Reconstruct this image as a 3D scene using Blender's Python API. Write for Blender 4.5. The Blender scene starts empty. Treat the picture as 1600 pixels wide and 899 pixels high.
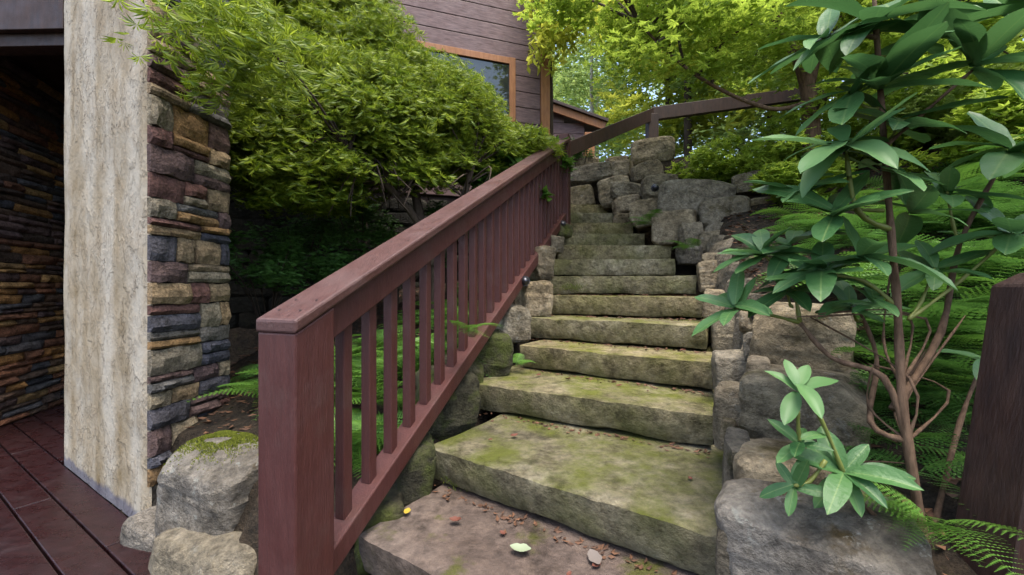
import bpy, math, random
import numpy as np
from mathutils import Vector, Matrix, noise
random.seed(7); rng = np.random.default_rng(7)
S = bpy.context.scene; COL = S.collection
R = math.radians
# ------------------------------------------------------------ camera, world, sun, exposure
F = 630.0; EYE = 1.25
cam = bpy.data.cameras.new('camera'); camo = bpy.data.objects.new('camera', cam); COL.objects.link(camo)
cam.sensor_width = 36; cam.lens = 36*F/1600; cam.clip_start = .05; cam.clip_end = 600
camo.location = (0, 0, EYE); camo.rotation_euler = (R(90), 0, 0); S.camera = camo
W = bpy.data.worlds.new('World'); S.world = W; W.use_nodes = True
wn = W.node_tree; sky = wn.nodes.new('ShaderNodeTexSky'); sky.sky_type = 'NISHITA'; sky.sun_disc = False
SUN_EL, SUN_AZ = 74, 160          # azimuth measured clockwise from +Y: high, behind the camera
sky.sun_elevation = R(SUN_EL); sky.sun_rotation = R(SUN_AZ); sky.air_density = 1.0; sky.dust_density = 3.5; sky.ozone_density = .6
bg = wn.nodes['Background']; bg.inputs[1].default_value = .15
wn.links.new(sky.outputs[0], bg.inputs[0])
sl = bpy.data.lights.new('sun', 'SUN'); sl.energy = 1.3; sl.angle = R(25); sl.color = (1, .95, .87)
so = bpy.data.objects.new('sun', sl); COL.objects.link(so)
dv = Vector((math.sin(R(SUN_AZ))*math.cos(R(SUN_EL)), math.cos(R(SUN_AZ))*math.cos(R(SUN_EL)), math.sin(R(SUN_EL))))
so.rotation_euler = dv.to_track_quat('Z', 'Y').to_euler(); so.location = dv*30
S.view_settings.view_transform = 'Standard'; S.view_settings.look = 'None'; S.view_settings.exposure = 1.95
S.view_settings.gamma = 1; S.view_settings.use_curve_mapping = False
S.render.engine = 'CYCLES'

# ------------------------------------------------------------ helpers
def P(x, y, d): return Vector(((x-800)/F*d, d, EYE-(y-450)/F*d))
def mesh(name, v, f, smooth=True, sharp=None):
    me = bpy.data.meshes.new(name); me.from_pydata([tuple(p) for p in v], [], f)
    if smooth: me.polygons.foreach_set('use_smooth', [True]*len(me.polygons))
    if sharp: me.set_sharp_from_angle(angle=R(sharp))
    me.update(); return me
def np_mesh(name, v, k, smooth=False):
    """v: (n*k,3) consecutive polygons of k corners"""
    me = bpy.data.meshes.new(name); n = len(v)//k
    me.vertices.add(len(v)); me.vertices.foreach_set('co', v.astype(np.float32).ravel())
    me.loops.add(len(v)); me.loops.foreach_set('vertex_index', np.arange(len(v), dtype=np.int32))
    me.polygons.add(n); me.polygons.foreach_set('loop_start', np.arange(0, len(v), k, dtype=np.int32))
    me.polygons.foreach_set('loop_total', np.full(n, k, dtype=np.int32))
    me.update(calc_edges=True); me.validate(); return me
def obj(name, me, mat=None, parent=None, loc=(0, 0, 0), rot=None, scale=None):
    o = bpy.data.objects.new(name, me); COL.objects.link(o); o.location = loc
    if rot is not None: o.rotation_euler = rot
    if scale is not None: o.scale = scale
    if parent: o.parent = parent
    if mat is not None and me is not None:
        if not me.materials: me.materials.append(None)
        o.material_slots[0].link = 'OBJECT'; o.material_slots[0].material = mat
    return o
def thing(name, label, cat, loc=(0, 0, 0), group=None, kind=None):
    o = bpy.data.objects.new(name, None); COL.objects.link(o); o.location = loc; o.empty_display_size = .05
    return tag(o, label, cat, group, kind)
def tag(o, label, cat=None, group=None, kind=None):
    o['label'] = label
    if cat: o['category'] = cat
    if group: o['group'] = group
    if kind: o['kind'] = kind
    return o
def frame_box(o, ex, ey, ez, bevel=0.0):
    """box from corner o with edge vectors"""
    o, ex, ey, ez = map(Vector, (o, ex, ey, ez))
    v = [o, o+ex, o+ex+ey, o+ey, o+ez, o+ex+ez, o+ex+ey+ez, o+ey+ez]
    f = [(0, 3, 2, 1), (4, 5, 6, 7), (0, 1, 5, 4), (1, 2, 6, 5), (2, 3, 7, 6), (3, 0, 4, 7)]
    if ex.cross(ey).dot(ez) < 0: f = [t[::-1] for t in f]
    return v, f
def boxobj(name, o, ex, ey, ez, mat, parent=None, bev=.004):
    base = Vector((0, 0, 0)); q_ = parent
    while q_: base = base+q_.location; q_ = q_.parent
    v, f = frame_box(o, ex, ey, ez)
    c = sum(v, Vector())/8
    ob = obj(name, mesh(name, [p-c for p in v], f, smooth=False), mat, parent, c-base)
    if bev:
        m = ob.modifiers.new('bevel', 'BEVEL'); m.width = bev; m.segments = 2; m.limit_method = 'ANGLE'
    return ob
def tube(pts, rad, sides=7):
    pts = [Vector(p) for p in pts]; n = len(pts); v = []; f = []
    for i, p in enumerate(pts):
        t = (pts[min(i+1, n-1)]-pts[max(i-1, 0)]).normalized()
        a = t.cross(Vector((.3, .9, .2))).normalized(); b = t.cross(a)
        r = rad[i] if isinstance(rad, (list, tuple)) else rad
        for k in range(sides):
            w = 2*math.pi*k/sides; v.append(p+(a*math.cos(w)+b*math.sin(w))*r)
    for i in range(n-1):
        for k in range(sides):
            k2 = (k+1) % sides; f.append((i*sides+k, i*sides+k2, (i+1)*sides+k2, (i+1)*sides+k))
    f.append(tuple(range(sides))[::-1]); f.append(tuple((n-1)*sides+k for k in range(sides)))
    return v, f
def smooth_path(pts, sub=4):
    pts = [Vector(p) for p in pts]; out = []
    for i in range(len(pts)-1):
        p0, p1, p2, p3 = pts[max(i-1, 0)], pts[i], pts[i+1], pts[min(i+2, len(pts)-1)]
        for s in range(sub):
            t = s/sub
            out.append(.5*((2*p1)+(p2-p0)*t+(2*p0-5*p1+4*p2-p3)*t*t+(3*p1-p0-3*p2+p3)*t**3))
    out.append(pts[-1]); return out

# ------------------------------------------------------------ materials
def nodes(name, rough=.8, spec=.3):
    m = bpy.data.materials.new(name); m.use_nodes = True; nt = m.node_tree; b = nt.nodes['Principled BSDF']
    b.inputs['Roughness'].default_value = rough; b.inputs['Specular IOR Level'].default_value = spec
    return m, nt, b
def nn(nt, t, **kw):
    n = nt.nodes.new(t)
    for k, v in kw.items(): setattr(n, k, v)
    return n
def noise_n(nt, vec, scale, detail=5, rough=.6):
    n = nn(nt, 'ShaderNodeTexNoise'); n.inputs['Scale'].default_value = scale; n.inputs['Detail'].default_value = detail
    n.inputs['Roughness'].default_value = rough; nt.links.new(vec, n.inputs['Vector']); return n.outputs[0]
def ramp(nt, fac, stops):
    n = nn(nt, 'ShaderNodeValToRGB'); e = n.color_ramp.elements
    while len(e) < len(stops): e.new(.5)
    for q, (p, c) in zip(e, stops): q.position = p; q.color = (*c, 1) if len(c) == 3 else c
    nt.links.new(fac, n.inputs[0]); return n.outputs[0]
def mix(nt, fac, a, b, mode='MIX'):
    n = nn(nt, 'ShaderNodeMix', data_type='RGBA', blend_type=mode)
    for s, x in ((n.inputs[0], fac), (n.inputs[6], a), (n.inputs[7], b)):
        if hasattr(x, 'links') or hasattr(x, 'is_linked'): nt.links.new(x, s)
        else: s.default_value = x if not isinstance(x, tuple) else (*x, 1)
    return n.outputs[2]
def math_n(nt, op, a, b):
    n = nn(nt, 'ShaderNodeMath', operation=op)
    for s, x in ((n.inputs[0], a), (n.inputs[1], b)):
        if hasattr(x, 'is_linked'): nt.links.new(x, s)
        else: s.default_value = x
    return n.outputs[0]
def bump(nt, b, h, strength=.5, dist=.02):
    n = nn(nt, 'ShaderNodeBump'); n.inputs['Strength'].default_value = strength; n.inputs['Distance'].default_value = dist
    nt.links.new(h, n.inputs['Height']); nt.links.new(n.outputs[0], b.inputs['Normal'])
def pos(nt, stretch=None):
    g = nn(nt, 'ShaderNodeNewGeometry').outputs['Position']
    if stretch:
        mp = nn(nt, 'ShaderNodeMapping'); mp.inputs['Scale'].default_value = stretch; nt.links.new(g, mp.inputs[0]); return mp.outputs[0]
    return g
def stone_mat(name, c0, c1, c2, scale=3., moss=None, moss_t=(.5, .62), lichen=0, bumpd=.02, up=False, rough=.88):
    m, nt, b = nodes(name, rough, .25); p = pos(nt)
    n1 = noise_n(nt, p, scale, 6); col = ramp(nt, n1, [(.3, c0), (.5, c1), (.7, c2)])
    n2 = noise_n(nt, p, scale*9, 8, .72); g = ramp(nt, n2, [(.3, (.35, .35, .35)), (.5, (.9, .9, .9)), (.72, (1.5, 1.5, 1.45))]); col = mix(nt, .95, col, g, 'MULTIPLY')
    if moss:
        nm = noise_n(nt, p, scale*1.3+.7, 6, .65); mk = ramp(nt, nm, [(moss_t[0], (0, 0, 0)), (moss_t[1], (1, 1, 1))])
        if up:
            sp = nn(nt, 'ShaderNodeSeparateXYZ'); nt.links.new(nn(nt, 'ShaderNodeNewGeometry').outputs['Normal'], sp.inputs[0])
            mk = math_n(nt, 'MULTIPLY', mk, ramp(nt, sp.outputs[2], [(.1, (.45, .45, .45)), (.8, (1, 1, 1))]))
        mcol = mix(nt, n2, tuple(x*.45 for x in moss), moss); col = mix(nt, mk, col, mcol)
    dk = ramp(nt, noise_n(nt, p, scale*2.3+1, 9, .75), [(.36, (.35, .33, .3)), (.5, (1, 1, 1))]); col = mix(nt, .8, col, dk, 'MULTIPLY')
    orr = nn(nt, 'ShaderNodeObjectInfo').outputs['Random']; col = mix(nt, 1, col, ramp(nt, orr, [(0, (.78, .8, .84)), (.5, (1, 1, .96)), (1, (1.2, 1.12, 1.0))]), 'MULTIPLY')
    if lichen:
        nl = noise_n(nt, p, 16, 5, .7); lk = ramp(nt, nl, [(.6, (0, 0, 0)), (.66, (1, 1, 1))])
        col = mix(nt, math_n(nt, 'MULTIPLY', lk, lichen), col, (.30, .30, .26))
    nt.links.new(col, b.inputs['Base Color'])
    h = math_n(nt, 'ADD', noise_n(nt, p, 14, 9, .68), math_n(nt, 'MULTIPLY', noise_n(nt, p, 70, 5, .7), .35))
    bump(nt, b, h, 1, bumpd*2.2); return m
def leaf_mat(name, dark, light, rough=.5, trans=.35, spec=.3):
    m, nt, b = nodes(name, rough, spec); g = nn(nt, 'ShaderNodeNewGeometry'); oi = nn(nt, 'ShaderNodeObjectInfo')
    fac = math_n(nt, 'FRACT', math_n(nt, 'ADD', g.outputs['Random Per Island'], oi.outputs['Random']), 0)
    col = ramp(nt, fac, [(0, dark), (.6, tuple((a+c)/2 for a, c in zip(dark, light))), (1, light)])
    nt.links.new(col, b.inputs['Base Color'])
    t = nn(nt, 'ShaderNodeBsdfTranslucent'); nt.links.new(mix(nt, .5, col, light), t.inputs[0])
    ms = nn(nt, 'ShaderNodeMixShader'); ms.inputs[0].default_value = trans
    nt.links.new(b.outputs[0], ms.inputs[1]); nt.links.new(t.outputs[0], ms.inputs[2])
    nt.links.new(ms.outputs[0], nt.nodes['Material Output'].inputs[0]); return m
def wood_mat(name, c0, c1, stretch, rough=.5, spec=.4, bd=.003, dirt=None):
    m, nt, b = nodes(name, rough, spec); p = pos(nt, stretch)
    col = ramp(nt, noise_n(nt, p, 6, 7, .65), [(.3, c0), (.7, c1)])
    if dirt: col = mix(nt, ramp(nt, noise_n(nt, pos(nt), 5, 6, .7), [(.52, (0, 0, 0)), (.72, (.7, .7, .7))]), col, dirt)
    nt.links.new(col, b.inputs['Base Color'])
    nt.links.new(ramp(nt, noise_n(nt, pos(nt), 9, 4), [(.3, (rough-.12,)*3), (.7, (rough+.15,)*3)]), b.inputs['Roughness'])
    bump(nt, b, noise_n(nt, p, 22, 6, .7), .6, bd); return m

SLAB = stone_mat('sandstone_slab', (.13, .112, .068), (.245, .212, .13), (.34, .305, .22), 2.6, (.165, .18, .03), (.39, .62), up=True, bumpd=.022)
SLAB_P = stone_mat('purple_sandstone_slab', (.085, .06, .047), (.12, .088, .07), (.155, .12, .10), 1.9, (.09, .09, .02), (.56, .64), up=True, bumpd=.006, rough=.65)
ROCK = stone_mat('wall_boulder_stone', (.12, .098, .064), (.25, .21, .145), (.36, .315, .235), 2.6, (.11, .09, .03), (.56, .7), .35, .03)
ROCK2 = stone_mat('grey_boulder_stone', (.12, .10, .07), (.24, .205, .15), (.34, .30, .235), 3.2, (.09, .085, .03), (.62, .72), .3, .03)
ROCK3 = stone_mat('lichened_boulder_stone', (.14, .115, .084), (.27, .235, .185), (.37, .335, .28), 3.0, (.15, .10, .035), (.58, .66), .9, .035)
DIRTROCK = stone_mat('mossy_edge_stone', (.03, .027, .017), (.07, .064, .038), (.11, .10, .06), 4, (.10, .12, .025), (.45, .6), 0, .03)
SHADEROCK = stone_mat('shade_darkened_stone', (.008, .008, .006), (.02, .019, .014), (.04, .036, .026), 4, bumpd=.03)  # near-black stone colour stands in for the deep shade under the maple
VEN = [stone_mat('veneer_'+n, tuple(x*.5 for x in c), tuple(x*.88 for x in c), tuple(x*1.15 for x in c), 9, bumpd=.024) for n, c in
       (('tan', (.34, .25, .15)), ('ochre', (.36, .22, .10)), ('plum', (.16, .105, .10)), ('slate', (.10, .10, .125)), ('rust', (.21, .105, .085)), ('grey', (.20, .185, .165)), ('buff', (.32, .27, .19)), ('charcoal', (.085, .075, .075)))]
VENL = [stone_mat('patio_stone_'+n, tuple(x*.5 for x in c), c, tuple(x*1.3 for x in c), 9, bumpd=.02) for n, c in (('orange', (.42, .22, .08)), ('rust', (.26, .12, .07)), ('brown', (.17, .11, .08)), ('plum', (.15, .10, .095)), ('slate', (.11, .11, .125)), ('gold', (.45, .28, .12)), ('umber', (.13, .09, .07)))]
MORTAR = stone_mat('veneer_mortar', (.05, .045, .04), (.09, .08, .07), (.13, .12, .10), 8)
PAINT = wood_mat('maroon_painted_wood', (.052, .0145, .012), (.074, .0225, .0185), (9, 9, 1), .5, .4, .007, (.075, .038, .032))
PAINT_R = wood_mat('maroon_painted_rail', (.050, .019, .0155), (.080, .035, .029), (9, 2, 3), .45, .45, .007, (.085, .05, .045))
BROWN = wood_mat('dark_brown_stained_wood', (.017, .008, .006), (.042, .021, .015), (4, 4, 1), .55, .35, .003)
POSTW = wood_mat('near_black_brown_wood', (.014, .006, .005), (.036, .017, .012), (7, 7, 1), .5, .35, .004)
DECK = wood_mat('wet_dark_deck_wood', (.008, .0025, .0028), (.022, .007, .0075), (2, 7, 4), .3, .5, .004)
SIDING = wood_mat('brown_stained_siding', (.065, .037, .036), (.17, .11, .105), (1.2, 1.2, 9), .6, .3, .004)
CEDAR = wood_mat('cedar_trim', (.20, .08, .03), (.31, .14, .055), (5, 5, 1), .55, .3, .002)
SOIL = stone_mat('dark_woodland_soil', (.018, .013, .009), (.04, .03, .02), (.07, .05, .032), 6, (.05, .06, .015), (.6, .7), bumpd=.05)
BARK = wood_mat('brown_bark', (.05, .03, .018), (.17, .108, .068), (9, 9, 2), .85, .2, .012)
BARK_D = wood_mat('dark_bark', (.03, .022, .016), (.08, .058, .042), (9, 9, 2), .9, .2, .012)
BARK_P = wood_mat('pale_bark', (.25, .23, .19), (.45, .42, .36), (6, 6, 2), .85, .2, .01)
STEM = leaf_mat('green_stem', (.11, .13, .025), (.17, .19, .05), .5, .1)
RHODO = leaf_mat('rhododendron_leaf', (.026, .085, .024), (.085, .19, .055), .46, .28, .35)
def midrib(m):
    nt = m.node_tree; b = nt.nodes['Principled BSDF']; tc = nn(nt, 'ShaderNodeTexCoord'); sp = nn(nt, 'ShaderNodeSeparateXYZ'); nt.links.new(tc.outputs['Object'], sp.inputs[0])
    k = ramp(nt, math_n(nt, 'ABSOLUTE', sp.outputs[0], 0), [(.004, (1, 1, 1)), (.014, (0, 0, 0))]); src = b.inputs['Base Color'].links[0].from_socket
    nt.links.new(mix(nt, math_n(nt, 'MULTIPLY', k, .4), src, (.2, .28, .09)), b.inputs['Base Color']); bump(nt, b, noise_n(nt, tc.outputs['Object'], 9, 3), .25, .012)
midrib(RHODO)
RHODO_Y = leaf_mat('rhododendron_young_leaf', (.045, .12, .035), (.10, .20, .065), .48, .3, .35)
LACE = leaf_mat('laceleaf_maple_leaf', (.055, .12, .014), (.37, .45, .04), .45, .5)
MAPLE = leaf_mat('maple_leaf', (.12, .22, .02), (.36, .46, .06), .5, .6)
WOODS = leaf_mat('woodland_leaf', (.17, .27, .05), (.42, .52, .16), .5, .6)
WOODS_Y = leaf_mat('yellowing_leaf', (.25, .34, .03), (.55, .55, .08), .5, .6)
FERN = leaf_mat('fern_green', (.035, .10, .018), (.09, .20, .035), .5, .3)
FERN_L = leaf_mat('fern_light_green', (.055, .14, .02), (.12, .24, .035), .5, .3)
LITTER = leaf_mat('brown_leaf_litter', (.04, .02, .012), (.15, .075, .04), .7, .05)
METAL, _n, _b = nodes('dark_light_metal', .35, .5); _b.inputs['Base Color'].default_value = (.06, .06, .07, 1); _b.inputs['Metallic'].default_value = .8
GLASS, _n, _b = nodes('window_glass', .03, .8); _b.inputs['Base Color'].default_value = (.05, .06, .06, 1); _b.inputs['Metallic'].default_value = .6
MOSS = leaf_mat('bright_moss', (.08, .10, .01), (.18, .20, .02), .9, .1)
def stucco():
    m, nt, b = nodes('weathered_stucco', .9, .2); p = pos(nt)
    streak = math_n(nt, 'ADD', math_n(nt, 'MULTIPLY', noise_n(nt, pos(nt, (3.2, 3.2, .3)), 1.3, 1.5, .5), .62), math_n(nt, 'MULTIPLY', noise_n(nt, p, 6, 8, .66), .38))
    col = ramp(nt, streak, [(.34, (.165, .12, .06)), (.46, (.29, .24, .165)), (.6, (.38, .34, .27))])
    col = mix(nt, ramp(nt, noise_n(nt, p, 5, 8, .7), [(.5, (0, 0, 0)), (.75, (.6, .6, .6))]), col, (.24, .175, .10))
    col = mix(nt, ramp(nt, noise_n(nt, pos(nt, (6, 6, 4)), 2, 7, .75), [(.62, (0, 0, 0)), (.67, (.55, .55, .55))]), col, (.12, .095, .065))
    sp = nn(nt, 'ShaderNodeSeparateXYZ'); nt.links.new(p, sp.inputs[0])
    zz = math_n(nt, 'ADD', sp.outputs[2], math_n(nt, 'MULTIPLY', noise_n(nt, p, 7, 4), -.10))
    col = mix(nt, ramp(nt, zz, [(0.0, (.6, .6, .6)), (.03, (0, 0, 0))]), col, (.012, .03, .10))
    nt.links.new(col, b.inputs['Base Color'])
    h = math_n(nt, 'ADD', noise_n(nt, p, 5, 9, .62), math_n(nt, 'MULTIPLY', noise_n(nt, p, 45, 6, .7), .3))
    rg = ramp(nt, noise_n(nt, pos(nt, (5, 5, 3)), 1, 10, .62), [(.47, (0, 0, 0)), (.5, (1, 1, 1)), (.56, (.4, .4, .4))])
    vo = nn(nt, 'ShaderNodeTexVoronoi', feature='DISTANCE_TO_EDGE'); vo.inputs['Scale'].default_value = 4
    wv = nn(nt, 'ShaderNodeVectorMath', operation='ADD'); nt.links.new(pos(nt, (1, 1, .5)), wv.inputs[0]); no = nn(nt, 'ShaderNodeTexNoise'); no.inputs['Scale'].default_value = 5; no.inputs['Detail'].default_value = 6; nt.links.new(p, no.inputs['Vector']); nt.links.new(no.outputs['Color'], wv.inputs[1]); nt.links.new(wv.outputs[0], vo.inputs['Vector'])
    ck = math_n(nt, 'MULTIPLY', ramp(nt, vo.outputs['Distance'], [(0, (1, 1, 1)), (.012, (0, 0, 0))]), ramp(nt, noise_n(nt, p, 2.5, 2), [(.5, (0, 0, 0)), (.6, (1, 1, 1))]))
    nt.links.new(mix(nt, ck, col, (.07, .055, .04)), b.inputs['Base Color'])
    h = math_n(nt, 'SUBTRACT', math_n(nt, 'ADD', h, math_n(nt, 'MULTIPLY', rg, .35)), ck)
    bump(nt, b, h, .9, .02); return m
STUCCO = stucco()

# ------------------------------------------------------------ ground
def sm(t): t = min(1, max(0, t)); return t*t*(3-2*t)
def uv_(x, y): return .357*x+.934*y, .934*x-.357*y
def zg(x, y):
    u, v = uv_(x, y); s = .516*x+.857*y-.806
    uc = min(5.3, max(.9, u)); zs = .33+.44*(uc-1.2)
    far = max(0, u-5.5)
    zl = (zs-.13)*(1-sm((-1.25-v)/1.1))+(.42+.24*(uc-1.2))*sm((-1.25-v)/1.1)+.05*min(far, 20)
    zr = zs+.20+.16*min(max(0, v-.45), 2.2)+.42*min(max(0, v-2.2), 12)+.16*min(far, 30)
    zm = zs-.45+(1.25*sm((u-5.55)/.3))+.16*min(far, 30)
    if v < -1.2: z = zl
    elif v < -1.0: t = sm((v+1.2)/.2); z = zl*(1-t)+zm*t
    elif v < .3: z = zm
    elif v < .5: t = sm((v-.3)/.2); z = zm*(1-t)+zr*t
    else: z = zr
    k = sm((s+.02)/.15)*sm((x+2.6)/.4) if y < 6 else 1.; z = -.22*(1-k)+z*k
    return z+.03*noise.noise(Vector((x*2.5, y*2.5, 0)))*k
def ground():
    a = np.concatenate([-np.geomspace(150, 5.2, 22), np.arange(-5, 5.01, .11), np.geomspace(5.2, 150, 22)])
    b = np.concatenate([-np.geomspace(60, 1.2, 10), np.arange(-1, 8.01, .11), np.geomspace(8.3, 220, 26)])
    v = [(x, y, zg(x, y)) for y in b for x in a]; n = len(a)
    f = [(j*n+i, j*n+i+1, (j+1)*n+i+1, (j+1)*n+i) for j in range(len(b)-1) for i in range(n-1)]
    return tag(obj('ground', mesh('ground', v, f), SOIL), 'dark sloping woodland soil beside the stone steps', kind='structure')
ground()

# ------------------------------------------------------------ rocks
def rock(dims, seed, cuts=7, square=7., amp=.045, planes=10):
    rd = random.Random(seed); n = cuts+1; idx = {}; v = []; f = []
    def vid(p):
        k = tuple(round(c, 4) for c in p)
        if k not in idx: idx[k] = len(v); v.append(Vector(p))
        return idx[k]
    for ax in range(3):
        for sg in (-1, 1):
            for i in range(n):
                for j in range(n):
                    q = []
                    for (di, dj) in ((0, 0), (1, 0), (1, 1), (0, 1)):
                        p = [0, 0, 0]; p[ax] = sg; p[(ax+1) % 3] = -1+2*(i+di)/n; p[(ax+2) % 3] = -1+2*(j+dj)/n; q.append(vid(p))
                    f.append(tuple(q) if sg > 0 else tuple(q[::-1]))
    pl = []
    for _ in range(planes):
        d = Vector((rd.gauss(0, 1), rd.gauss(0, 1), rd.gauss(0, 1))).normalized(); pl.append((d, rd.uniform(.74, .95)*(abs(d.x)+abs(d.y)+abs(d.z))**.85))
    off = Vector((rd.uniform(0, 50), rd.uniform(0, 50), rd.uniform(0, 50))); out = []
    hx = Vector(dims)*.5
    for p in v:
        L = (abs(p.x)**square+abs(p.y)**square+abs(p.z)**square)**(1/square); p = p/L
        for d, c in pl:
            e = p.dot(d)-c
            if e > 0: p = p-d*e
        q = Vector((p.x*hx.x, p.y*hx.y, p.z*hx.z)); sc = min(dims)
        w = noise.fractal(q*(1.1/sc)+off, 1.0, 2.0, 4)*amp*sc*.8+noise.noise(q*(6/sc)+off)*amp*sc*.4+noise.noise(Vector((q.x*1.5, q.y*1.5, q.z*13))/sc+off)*amp*sc*.45
        out.append(q+p.normalized()*w)
    return out, f
def rock_obj(name, dims, seed, mat, parent, loc, rotz=0, tilt=0, **kw):
    v, f = rock(dims, seed, **kw); base = parent.location if parent else Vector()
    return obj(name, mesh(name, v, f, True, 15), mat, parent, Vector(loc)-base, (tilt*.5, tilt, rotz))

# stone steps: front-edge end points (px) and distance of each end
steps = [((-.571, 1.50), (.42, .86)), ((-.396, 1.89), (.62, 1.21)), ((-.262, 2.45), (.91, 1.83)), ((.06, 2.86), (1.09, 2.19)),
         ((.087, 3.2), (1.22, 2.54)), ((.235, 3.5), (1.38, 2.93)), ((.30, 3.62), (1.54, 3.36)), ((.372, 3.82), (1.54, 3.8)),
         ((.48, 4.19), (1.66, 4.2)), ((.545, 4.55), (1.5, 4.56)), ((.60, 4.83), (1.45, 4.83)), ((.66, 5.12), (1.32, 5.14))]
stair = thing('stone_staircase', 'flight of mossy sandstone slab steps climbing beside maroon railing', 'stairs', (0, 1.0, 0))
def slab(k, a, b, depth, zt, th, mat):
    a, b = Vector((*a, 0)), Vector((*b, 0)); e1 = b-a; w = e1.length; e1.normalize(); e2 = Vector((-e1.y, e1.x, 0))
    NX, NY, NZ = 64, 14, 6; v = []; f = []; idx = {}
    o3 = Vector((k*7.3, k*3.1, 0))
    def vid(i, j, l):
        if (i, j, l) in idx: return idx[i, j, l]
        x, y, z = i/NX*w, j/NY*depth, l/NZ*th
        fr = .006*noise.fractal(Vector((x*3, z*5, k*9.)), 1, 2, 4)+.007*noise.noise(Vector((x*22, z*16, k)))
        if j == 0: y += fr + .03*(1-l/NZ)**2
        if l == NZ:
            z += .007*noise.fractal(Vector((x*2.2, y*2.2, k*5.)), 1, 2, 4)
            if j == 0: z -= .001+.012*max(0, noise.noise(Vector((x*9, 3, k*2.))))
        if l == 0: z += .008+.012*noise.noise(Vector((x*4, 1, k*3.)))+.006
        if i in (0, NX): x += .015*noise.noise(Vector((y*6, z*9, k*4.)))
        idx[i, j, l] = len(v); v.append(a+e1*x+e2*y+Vector((0, 0, zt-th+z))); return idx[i, j, l]
    for i in range(NX):
        for j in range(NY):
            f.append((vid(i, j, NZ), vid(i+1, j, NZ), vid(i+1, j+1, NZ), vid(i, j+1, NZ)))
        for l in range(NZ):
            f.append((vid(i, 0, l), vid(i+1, 0, l), vid(i+1, 0, l+1), vid(i, 0, l+1)))
            f.append((vid(i+1, NY, l), vid(i, NY, l), vid(i, NY, l+1), vid(i+1, NY, l+1)))
    for l in range(NZ):
        for j in range(NY):
            f.append((vid(0, j+1, l), vid(0, j, l), vid(0, j, l+1), vid(0, j+1, l+1)))
            f.append((vid(NX, j, l), vid(NX, j+1, l), vid(NX, j+1, l+1), vid(NX, j, l+1)))
    c = sum(v, Vector())/len(v)
    return obj('step_slab', mesh('step_slab', [p-c for p in v], f, True, 28), mat, stair, c-stair.location)
for k, (a, b) in enumerate(steps):
    s = slab(k+1, a, b, .78 if k < 4 else .7, .33+.17*k, .166, SLAB_P if k == 0 else SLAB)
    if k == 0: s['label'] = 'lowest slab with a smooth purple-brown top'
slab(13, (.62, 5.42), (1.3, 5.45), .5, .33+.17*12, .166, SLAB)
slab(0, (-.66, 1.24), (.42, .55), .8, .16, .15, SLAB)

# right retaining wall of boulders (px box, distance)
wall = thing('boulder_retaining_wall', 'dry stacked boulder wall rising along the open side of the stone steps', 'stone wall', (1.2, 2.2, .6))
WB = [(888, 293, 930, 331, 5.55), (886, 263, 957, 295, 5.6), (888, 251, 937, 272, 5.7), (945, 248, 984, 262, 5.75), (953, 254, 990, 282, 5.5), (935, 280, 988, 332, 5.3),
      (953, 287, 1008, 316, 5.1), (956, 309, 1003, 337, 5.0), (958, 334, 988, 354, 4.95), (985, 222, 1055, 264, 5.5), (985, 257, 1035, 289, 5.2), (1002, 277, 1059, 321, 4.7),
      (985, 314, 1035, 362, 4.6), (1030, 284, 1145, 345, 4.15), (1020, 330, 1094, 388, 4.1), (1093, 312, 1169, 369, 3.9), (1146, 272, 1192, 309, 4.2), (1095, 362, 1140, 398, 3.75), (1140, 360, 1200, 400, 3.6),
      (1056, 385, 1100, 416, 3.8), (1090, 409, 1123, 458, 3.25), (1125, 428, 1187, 484, 3.0), (1120, 396, 1170, 432, 3.2), (1100, 452, 1130, 500, 2.75), (1113, 490, 1178, 551, 2.5), (1118, 549, 1172, 630, 2.0),
      (1186, 474, 1313, 590, 1.62), (1172, 582, 1336, 712, 1.34), (1120, 600, 1172, 700, 1.6), (1322, 580, 1358, 690, 1.45), (1156, 702, 1330, 822, 1.14), (1132, 676, 1170, 800, 1.3), (1138, 776, 1400, 960, .93),
      (1185, 400, 1250, 470, 2.9), (1168, 560, 1200, 620, 1.55), (1126, 790, 1150, 930, 1.05), (1178, 440, 1230, 490, 2.5), (1060, 350, 1098, 392, 3.95), (1098, 396, 1124, 414, 3.4), (1160, 484, 1192, 520, 2.2), (1166, 520, 1192, 566, 1.9), (1140, 700, 1166, 740, 1.4), (1300, 560, 1345, 600, 1.7), (1050, 300, 1075, 335, 4.5), (1170, 310, 1215, 352, 3.9), (1200, 345, 1250, 392, 3.6), (1320, 690, 1370, 740, 1.3), (1128, 650, 1150, 690, 1.55)]
RM = [ROCK, ROCK2, ROCK]
for i, (x0, y0, x1, y1, d) in enumerate(WB):
    dp = max(.2, min(.5, .55*((x1-x0)+(y1-y0))/F*d)); dc = d+dp*.4
    p = P((x0+x1)/2, (y0+y1)/2, dc); sc_ = .93 if d > 3.5 else .98; w = (x1-x0)/F*dc*sc_; h = (y1-y0)/F*dc*sc_
    big = d < 2.2
    rock_obj('boulder', (w, dp, h), 100+i, ROCK3 if i == 32 else RM[i % 3], wall, p, -math.atan2(p.x, p.y)+R(random.uniform(-8, 8)), R(random.uniform(-11, 11) if d > 3 else random.uniform(-5, 5)), cuts=20 if big else 13, square=7, amp=.045)
# hidden backing course so no gaps open behind the boulders
for i in range(15):
    t = i/14; u = 1.9+t*3.4; v = .5; x, y = .357*u+.934*v, .934*u-.357*v
    rock_obj('boulder', (.42, .42, .5), 300+i, ROCK2, wall, (x+.12, y, .33+.44*(u-1.2)-.1), R(20), 0, cuts=6, amp=.09)
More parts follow.
